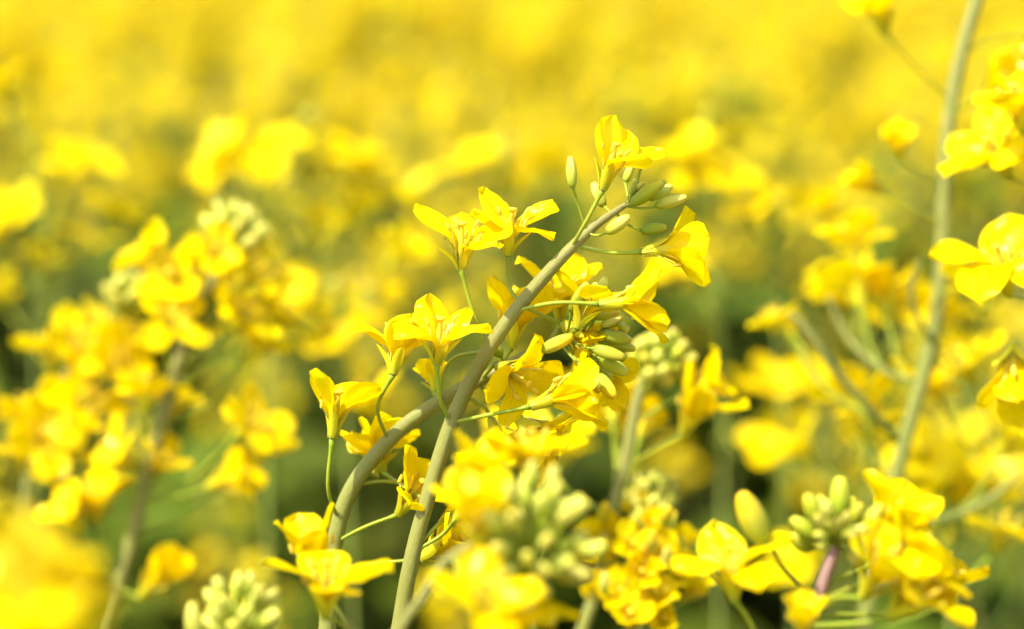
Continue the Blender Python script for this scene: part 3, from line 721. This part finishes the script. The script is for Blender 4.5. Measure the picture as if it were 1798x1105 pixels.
# ------------------------------------------------------------------ crop plants: shared flower, bud, pod and leaf shapes
def crop_flower(seed, lo=False):
    r = np.random.default_rng(seed)
    g = Geo()
    Lp = r.uniform(0.010, 0.018)
    tip = np.array([Lp * 0.80, 0, Lp * r.uniform(0.35, 0.75)])
    tube(spline([(0, 0, 0), (Lp * .45, 0, Lp * .15), tip], 5 if not lo else 3), 0.0005, M_PED, 5 if not lo else 3, geo=g)
    ax = Vector((r.uniform(.2, .8), r.uniform(-.25, .25), r.uniform(.6, 1))).normalized()
    Mf = basis(ax, (0, 1, 0.01), tip, r.uniform(0.92, 1.12))
    op = r.uniform(55, 88)
    nu, nv = (5, 2) if lo else (8, 4)
    ro = r.uniform(0, 90)
    for k in range(4):
        g.put(petal_geo(op + r.uniform(-12, 12), seed * 10 + k, nu, nv), Mf @ ROTZ(ro + 90 * k + r.uniform(-8, 8)))
    for k in range(4):
        g.put(sepal_geo(34, seed + k, 3 if not lo else 2, 2 if not lo else 1), Mf @ ROTZ(ro + 45 + 90 * k))
    g.put(pistil_geo(), Mf) if not lo else None
    return g
def crop_bud(seed, lo=False):
    r = np.random.default_rng(seed)
    g = Geo()
    Lp = r.uniform(0.005, 0.010)
    tip = np.array([Lp * .65, 0, Lp * .7])
    tube([(0, 0, 0), tip], 0.0004, M_PED, 4 if not lo else 3, geo=g)
    g.put(bud_geo(r.uniform(.004, .007), r.uniform(.0011, .0015), [M_BUD, M_BUDG, M_BUDY][seed % 3], seed, 8 if not lo else 5, 5 if not lo else 3), basis((.45, 0, 1), (1, 0, 0), tip))
    return g
def crop_pod(seed, lo=False):
    r = np.random.default_rng(seed)
    L = r.uniform(.02, .045)
    return tube(spline([(0, 0, 0), (.010, 0, .004), (.018, 0, .012), (.018 + L * .35, 0, .012 + L * .9)], 6 if not lo else 4), np.array([.0006, .0006, .0007, .0011, .0011, .0004]) if not lo else np.array([.0006, .0007, .0011, .0005]), M_POD, 5 if not lo else 3)
FL_HI = [crop_flower(50 + i) for i in range(8)]
FL_LO = [crop_flower(70 + i, True) for i in range(8)]
BU_HI = [crop_bud(90 + i) for i in range(6)]
BU_LO = [crop_bud(90 + i, True) for i in range(6)]
PO_HI = [crop_pod(120 + i) for i in range(3)]
PO_LO = [crop_pod(120 + i, True) for i in range(3)]
LE_HI = [leaf_geo(.07, .010, 5), leaf_geo(.11, .020, 6), leaf_geo(.18, .042, 7, 16, 4, .2), leaf_geo(.14, .03, 8, 14, 4, .15)]
LE_LO = [leaf_geo(.07, .010, 5, 5, 2), leaf_geo(.11, .020, 6, 5, 2), leaf_geo(.18, .042, 7, 7, 2, .1), leaf_geo(.14, .03, 8, 6, 2)]

def plant_plan(seed, Hgt, nbr, bloom=1.0, gap=1.0):
    """stems (point rows x, y, z, r) and placements (kind, variant, matrix)"""
    r = np.random.default_rng(seed)
    stems = []; items = []
    lean = r.uniform(-.05, .05, 2)
    main = [(0, 0, 0, .0055), (lean[0] * .3, lean[1] * .3, Hgt * .35, .0048), (lean[0] * .8, lean[1] * .8, Hgt * .7, .0034), (lean[0] * 1.3 + r.uniform(-.02, .02), lean[1] * 1.3, Hgt * .92, .0020), (lean[0] * 1.5 + r.uniform(-.03, .03), lean[1] * 1.5, Hgt, .0010)]
    stems.append(spline(main, 22))
    ms = stems[0]
    for b in range(nbr):
        t = 0.42 + 0.42 * (b + r.uniform(0, .6)) / nbr
        p = ms[int(t * 21)]
        az = b * 2.4 + r.uniform(-.4, .4)
        top = Hgt * r.uniform(0.91, 1.0)
        rr = (top - p[2]) * r.uniform(.22, .42)
        c, s_ = math.cos(az), math.sin(az)
        h = top - p[2]
        stems.append(spline([tuple(p[:3]) + (.0026,), (p[0] + c * rr * .45, p[1] + s_ * rr * .45, p[2] + h * .35, .0022), (p[0] + c * rr * .85, p[1] + s_ * rr * .85, p[2] + h * .75, .0016), (p[0] + c * rr * (1 + r.uniform(-.1, .25)), p[1] + s_ * rr, top, .0009)], 16))
    for i, st in enumerate(stems):
        L = np.concatenate([[0], np.cumsum(np.linalg.norm(np.diff(st[:, :3], axis=0), axis=1))])
        tot = L[-1]
        def at(d):
            d = max(0, tot - d)
            return np.array([np.interp(d, L, st[:, k]) for k in range(3)])
        ax = (at(0) - at(.03)); ax = Vector(ax).normalized()
        az = r.uniform(0, 360)
        nb = int(r.integers(9, 15)); nf = int(r.integers(11, 17) * bloom); npod = int(r.integers(3, 7))
        for k in range(nb):
            az += 137.5
            items.append(('bud', int(r.integers(6)), Matrix.Translation(Vector(at(k * .0013))) @ basis(ax, (1, 0, .1), (0, 0, 0)) @ ROTZ(az) @ Matrix.Rotation(-0.9 * (1 - k / nb), 4, 'Y') ))
        d = nb * .0013 + .003
        for k in range(nf):
            az += 137.5; d += r.uniform(.003, .0065) * gap
            items.append(('flower', int(r.integers(8)), Matrix.Translation(Vector(at(d))) @ basis(ax, (1, 0, .1), (0, 0, 0)) @ ROTZ(az) @ Matrix.Rotation(r.uniform(-.25, .3), 4, 'Y')))
        for k in range(npod):
            az += 137.5; d += r.uniform(.006, .012)
            if d < tot * .8:
                items.append(('pod', int(r.integers(3)), Matrix.Translation(Vector(at(d))) @ ROTZ(az)))
        if i:
            items.append(('leaf', int(r.integers(0, 2)), Matrix.Translation(Vector(at(tot - .002))) @ ROTZ(math.degrees(math.atan2(st[-1][1] - st[0][1], st[-1][0] - st[0][0])) + r.uniform(-30, 30))))
    for k in range(13):
        t = .12 + .052 * k
        p = ms[int(t * 21)]
        items.append(('leaf', 2 + int(r.integers(2)) if t < .62 else 1, Matrix.Translation(Vector(p[:3])) @ ROTZ(k * 137 + r.uniform(0, 40)) @ Matrix.Scale(r.uniform(.8, 1.25), 4)))
    return stems, items

def plan_mesh(stems, items, name, lo):
    g = Geo()
    for st in stems:
        q = st[::3] if lo else st
        if lo: q = np.vstack([q, st[-1]])
        tube(q[:, :3], q[:, 3], M_STEM, 5 if lo else 7, geo=g)
    T = {'flower': FL_LO, 'bud': BU_LO, 'pod': PO_LO, 'leaf': LE_LO} if lo else {'flower': FL_HI, 'bud': BU_HI, 'pod': PO_HI, 'leaf': LE_HI}
    for k, v, M in items:
        g.put(T[k][v], M)
    return g.mesh(name)

# near rows: each flower, bud, pod and leaf a part
MESH = {('flower', i): g.mesh('flower') for i, g in enumerate(FL_HI)}
MESH.update({('bud', i): g.mesh('bud') for i, g in enumerate(BU_HI)})
MESH.update({('pod', i): g.mesh('pod') for i, g in enumerate(PO_HI)})
MESH.update({('leaf', i): g.mesh('leaf') for i, g in enumerate(LE_HI)})
class Soft(Plant):
    """a blurred plant farther in: each flower, bud and leaf is one part"""
    def blob(self, cx, cy, dz, kind='flower'):
        c = P(cx, cy, dz)
        st = self.near(c, 0.012)
        out = c - st; out.z = 0
        az = math.degrees(math.atan2(out.y, out.x)) if out.length > 1e-4 else 0
        sc = max(0.9, min(2.2, (c - st).length / 0.0185)) if kind == 'flower' else 1
        st = st + (c - st) * max(0, 1 - 0.0185 * sc / max((c - st).length, 1e-5))
        s1 = min(sc, 1.12)
        v = random.randrange(8 if kind == 'flower' else 6)
        link(kind, MESH[(kind, v)], self.o, Matrix.Translation(c - Vector((0.010 * math.cos(R(az)), 0.010 * math.sin(R(az)), 0.012)) - self.base) @ ROTZ(az) @ Matrix.Scale(s1 * random.uniform(1.0, 1.15), 4))
        g = tube(spline([tuple(self.near(c, 0.012) - self.base), tuple((self.near(c, .012) * .5 + c * .5) - Vector((0, 0, .016)) - self.base), tuple(c - Vector((0.010 * math.cos(R(az)), 0.010 * math.sin(R(az)), 0.012)) - self.base)], 6), 0.0006, M_PED, 5)
        link('pedicel', g.mesh('pedicel'), self.o)
SOFT = [
    ('blurred rapeseed plant behind the pale-budded left stem, its long yellow raceme rising above it', 330, [(478, 1110), (468, 800), (490, 500), (522, 300), (545, 215)], (545, 205),
     [(430, 262), (450, 305), (415, 290), (588, 285), (600, 325), (625, 365), (550, 385), (575, 400), (500, 250), (570, 350), (470, 330), (610, 290)]),
    ('blurred rapeseed plant with a low tight cluster between the left stem and the bowed stem', 260, [(622, 1110), (610, 800), (602, 600), (595, 520)], (594, 500),
     [(560, 548), (592, 552), (540, 515), (640, 500), (662, 470), (575, 590), (620, 560)]),
    ('blurred rapeseed plant seen directly behind the uppermost sharp flowers', 400, [(885, 1110), (892, 700), (884, 450), (880, 330)], (882, 250),
     [(905, 320), (850, 278), (762, 372), (960, 292), (842, 300), (925, 330), (870, 500), (830, 560), (975, 300)]),
    ('blurred rapeseed plant beyond the sharp flower pointing right, flowers scattered down its stem', 300, [(1262, 1110), (1270, 800), (1262, 500), (1240, 320)], (1245, 200),
     [(1230, 288), (1265, 302), (1205, 268), (1242, 430), (1236, 492), (1190, 478), (1280, 700), (1332, 702), (1215, 300), (1250, 505)]),
    ('blurred rapeseed plant between the green bud dome and the tall bare-branched stem', 290, [(1392, 1110), (1376, 800), (1366, 600), (1360, 420)], (1360, 350),
     [(1362, 385), (1405, 640), (1350, 790), (1382, 778), (1335, 372), (1395, 350), (1440, 745)]),
    ('blurred rapeseed plant at the left border behind the bunched flowers', 330, [(70, 1110), (64, 700), (60, 500), (66, 330)], (70, 300),
     [(30, 190), (40, 372), (105, 330), (62, 485), (20, 520), (150, 300), (15, 420), (110, 440), (180, 380)]),
    ('blurred low rapeseed plant at the foot of the tall bare-branched stem', 210, [(1668, 1110), (1672, 1000), (1680, 900), (1672, 820)], (1672, 800),
     [(1700, 828), (1662, 848), (1640, 782), (1730, 850), (1620, 830), (1690, 640), (1668, 870), (1780, 930)]),
    ('blurred rapeseed plant crossing behind the side branches of the tall stem', 230, [(1520, 1110), (1526, 900), (1518, 700), (1510, 450)], (1508, 430),
     [(1500, 500), (1545, 520), (1585, 545), (1470, 490), (1505, 690), (1528, 735), (1452, 785), (1500, 425), (1600, 610), (1480, 380)]),
    ('blurred rapeseed plant behind the purple-stemmed bud rosette', 300, [(1490, 1110), (1488, 1000), (1480, 900), (1470, 800)], (1466, 790),
     [(1500, 760), (1390, 985), (1560, 800)]),
    ('blurred rapeseed plant just past the lower stretch of the leaning stem', 190, [(930, 1110), (946, 950), (955, 850), (950, 740)], (950, 735),
     [(985, 790), (930, 770), (700, 760), (1000, 700), (905, 800)]),
]
for lab, dz, st, hd, fl in SOFT:
    q = Soft(lab, dz)
    q.stem([(x, y, 0, 13 * FOCUS / (FOCUS + dz / 1000) * (1.0 - 0.16 * i)) for i, (x, y) in enumerate(st)], mat=M_POD)
    for x, y in fl:
        q.blob(x + random.uniform(-6, 6), y + random.uniform(-6, 6), random.uniform(-25, 15))
    for k in range(9):
        a = k * 2.4
        q.blob(hd[0] + 14 * math.cos(a), hd[1] + 8 * math.sin(a), 8 * math.sin(a), 'bud')
DZ = 0.0
PLANS = [plant_plan(500 + i, 1.0, int(n), 0.6, 2.0) for i, n in enumerate([3, 4, 3, 5, 4])]
PROTO = []
def near_proto(i):
    stems, items = PLANS[i]
    root = bpy.data.objects.new('rapeseed_plant', None)
    parts = []
    g = Geo()
    for k, st in enumerate(stems):
        g = tube(st[:, :3], st[:, 3], M_STEM, 8)
        parts.append(('stem' if k == 0 else 'branch', g.mesh('stem'), Matrix()))
    parts += [(k, MESH[(k, v)], M) for k, v, M in items]
    return parts
PROTO = [near_proto(i) for i in range(len(PLANS))]
FAR = [plan_mesh(*plant_plan(600 + i, 1.0, n, 1.25), 'rapeseed_plant', True) for i, n in enumerate([6, 7, 6, 7, 8, 6])]

MID = [plan_mesh(*plant_plan(700 + i, 1.0, n, 0.42, 2.2), 'rapeseed_plant', True) for i, n in enumerate([3, 4, 3, 4, 2, 3])]
HALF = [plan_mesh(*plant_plan(800 + i, 1.0, n, 0.75, 1.4), 'rapeseed_plant', True) for i, n in enumerate([4, 5, 4, 6])]

# places on the field: jittered grid, clear round the camera and where the worked-out plants stand
SP = 0.17
spots = []
for iy in range(-14, 60):
    for ix in range(-36, 37):
        x = ix * SP + rng.uniform(-.45, .45) * SP + (iy % 2) * SP * .5
        y = iy * SP + rng.uniform(-.45, .45) * SP
        h = rng.uniform(1.03, 1.20) if y > 1.6 else rng.uniform(0.95, 1.15)
        spots.append((x, y, h, rng.uniform(0, 360)))
NEAR_D, IND_D = 1.30, 4.6
near_n = ind_n = 0
stuff = []
ind = []
for x, y, h, a in spots:
    d = math.hypot(x, y)
    if d < 0.30 or (abs(x) < 0.12 + 0.36 * max(y, 0) and -0.1 < y < 0.66):
        continue
    if d < 1.25 and abs(x) < 0.36 * y + 0.1 and rng.uniform() > (0.4 if abs(x) > 0.16 * y else 0.12):
        continue
    half = 0.257 * y + 0.16
    if y > 0.3 and abs(x) < half and d < IND_D and y < IND_D:
        ind.append((d, x, y, h, a))
    else:
        stuff.append((x, y, h, a))
ind.sort()
for j, it in enumerate(ind):
    d, x, y, h, a = it
    M = Matrix.Translation((x, y, 0)) @ ROTZ(a) @ Matrix.Scale(h, 4)
    if d < NEAR_D:
        k = j % len(PROTO)
        o = link('rapeseed_plant', None, None, M)
        o['label'] = 'softly blurred rapeseed plant in the first rows behind the sharp stems'
        o['group'] = 'rapeseed plants in the first rows of the crop'
        for nm, me, Ml in PROTO[k]:
            link(nm, me, o, Ml)
    elif j < 300:
        if d < 2.1:
            o = link('rapeseed_plant', MID[j % len(MID)], None, M)
            o['label'] = 'blurred leafy rapeseed plant with few scattered flowers, in front of the dense yellow bloom'
            o['group'] = 'sparse leafy rapeseed plants'
        elif d < 2.8:
            o = link('rapeseed_plant', HALF[j % len(HALF)], None, M)
            o['label'] = 'blurred half-open rapeseed plant where sparse green gives way to dense bloom'
            o['group'] = 'half-open rapeseed plants'
        else:
            o = link('rapeseed_plant', FAR[j % len(FAR)], None, M)
            o['label'] = 'strongly blurred rapeseed plant in full yellow bloom farther back in the field'
            o['group'] = 'rapeseed plants in dense bloom farther back'
    else:
        stuff.append((x, y, h, a)); continue
    o['category'] = 'plant'

# the rest of the crop: one object, its plants set out on points by geometry nodes
pc = bpy.data.collections.new('crop_shapes')
for i, me in enumerate(FAR[:4]):
    pc.objects.link(bpy.data.objects.new('crop_shape', me))
sm = bpy.data.meshes.new('rapeseed_crop')
sm.from_pydata([(x, y, 0) for x, y, h, a in stuff], [], [])
at = sm.attributes.new('plant_scale', 'FLOAT', 'POINT'); at.data.foreach_set('value', [h for x, y, h, a in stuff])
at = sm.attributes.new('plant_turn', 'FLOAT', 'POINT'); at.data.foreach_set('value', [R(a) for x, y, h, a in stuff])
so = link('rapeseed_crop', sm)
so['kind'] = 'stuff'; so['label'] = 'continuous yellow flowering rapeseed crop filling the rest of the field'; so['category'] = 'crop'
ng = bpy.data.node_groups.new('crop', 'GeometryNodeTree')
ng.interface.new_socket('Geometry', in_out='INPUT', socket_type='NodeSocketGeometry')
ng.interface.new_socket('Geometry', in_out='OUTPUT', socket_type='NodeSocketGeometry')
N = ng.nodes; Lk = ng.links
gi = N.new('NodeGroupInput'); go = N.new('NodeGroupOutput')
ci = N.new('GeometryNodeCollectionInfo'); ci.inputs['Collection'].default_value = pc; ci.inputs['Separate Children'].default_value = True; ci.inputs['Reset Children'].default_value = True
ip = N.new('GeometryNodeInstanceOnPoints'); ip.inputs['Pick Instance'].default_value = True
na = N.new('GeometryNodeInputNamedAttribute'); na.data_type = 'FLOAT'; na.inputs['Name'].default_value = 'plant_scale'
nb_ = N.new('GeometryNodeInputNamedAttribute'); nb_.data_type = 'FLOAT'; nb_.inputs['Name'].default_value = 'plant_turn'
cx = N.new('ShaderNodeCombineXYZ')
Lk.new(gi.outputs[0], ip.inputs['Points']); Lk.new(ci.outputs[0], ip.inputs['Instance'])
Lk.new(na.outputs[0], ip.inputs['Scale']); Lk.new(nb_.outputs[0], cx.inputs[2]); Lk.new(cx.outputs[0], ip.inputs['Rotation'])
Lk.new(ip.outputs[0], go.inputs[0])
md = so.modifiers.new('crop', 'NODES'); md.node_group = ng

# beyond the plants set out above the crop goes on as one flowering surface
def far_crop():
    g = []
    ys = list(np.geomspace(9.4, 1200, 60))
    V = []; F = []
    nx = 50
    for y in ys:
        for i in range(nx + 1):
            x = (i / nx - .5) * 2 * (6 + y * 1.2)
            V.append((x, y, 1.02 + rng.uniform(-.05, .05)))
    F = grid_faces(len(ys) - 1, nx)
    me = bpy.data.meshes.new('rapeseed_field'); me.from_pydata(V, [], F)
    m = mat_simple('flowering_crop', [(0.35, (0.22, 0.24, 0.03)), (0.5, (0.62, 0.48, 0.015)), (0.7, (0.78, 0.60, 0.01))], scale=(22, 22, 22), rough=.8, transl=0, bump=1.0)
    me.materials.append(m)
    for sx in (-1, 1):
        xs = list(np.geomspace(6.2, 600, 26)); b = len(V)
        for x in xs:
            for i in range(21):
                V.append((sx * x, -40 + i * 49.4 / 20, 1.02 + rng.uniform(-.05, .05)))
        F = F + [tuple(k + b for k in (q if sx < 0 else q[::-1])) for q in grid_faces(len(xs) - 1, 20)]
    me.clear_geometry(); me.from_pydata(V, [], F)
    o = link('rapeseed_field', me); o['kind'] = 'structure'
far_crop()
print('near/ind/stuff', len([1 for i in ind if i[0] < NEAR_D]), len(ind), len(stuff), 'objects', len(bpy.data.objects))
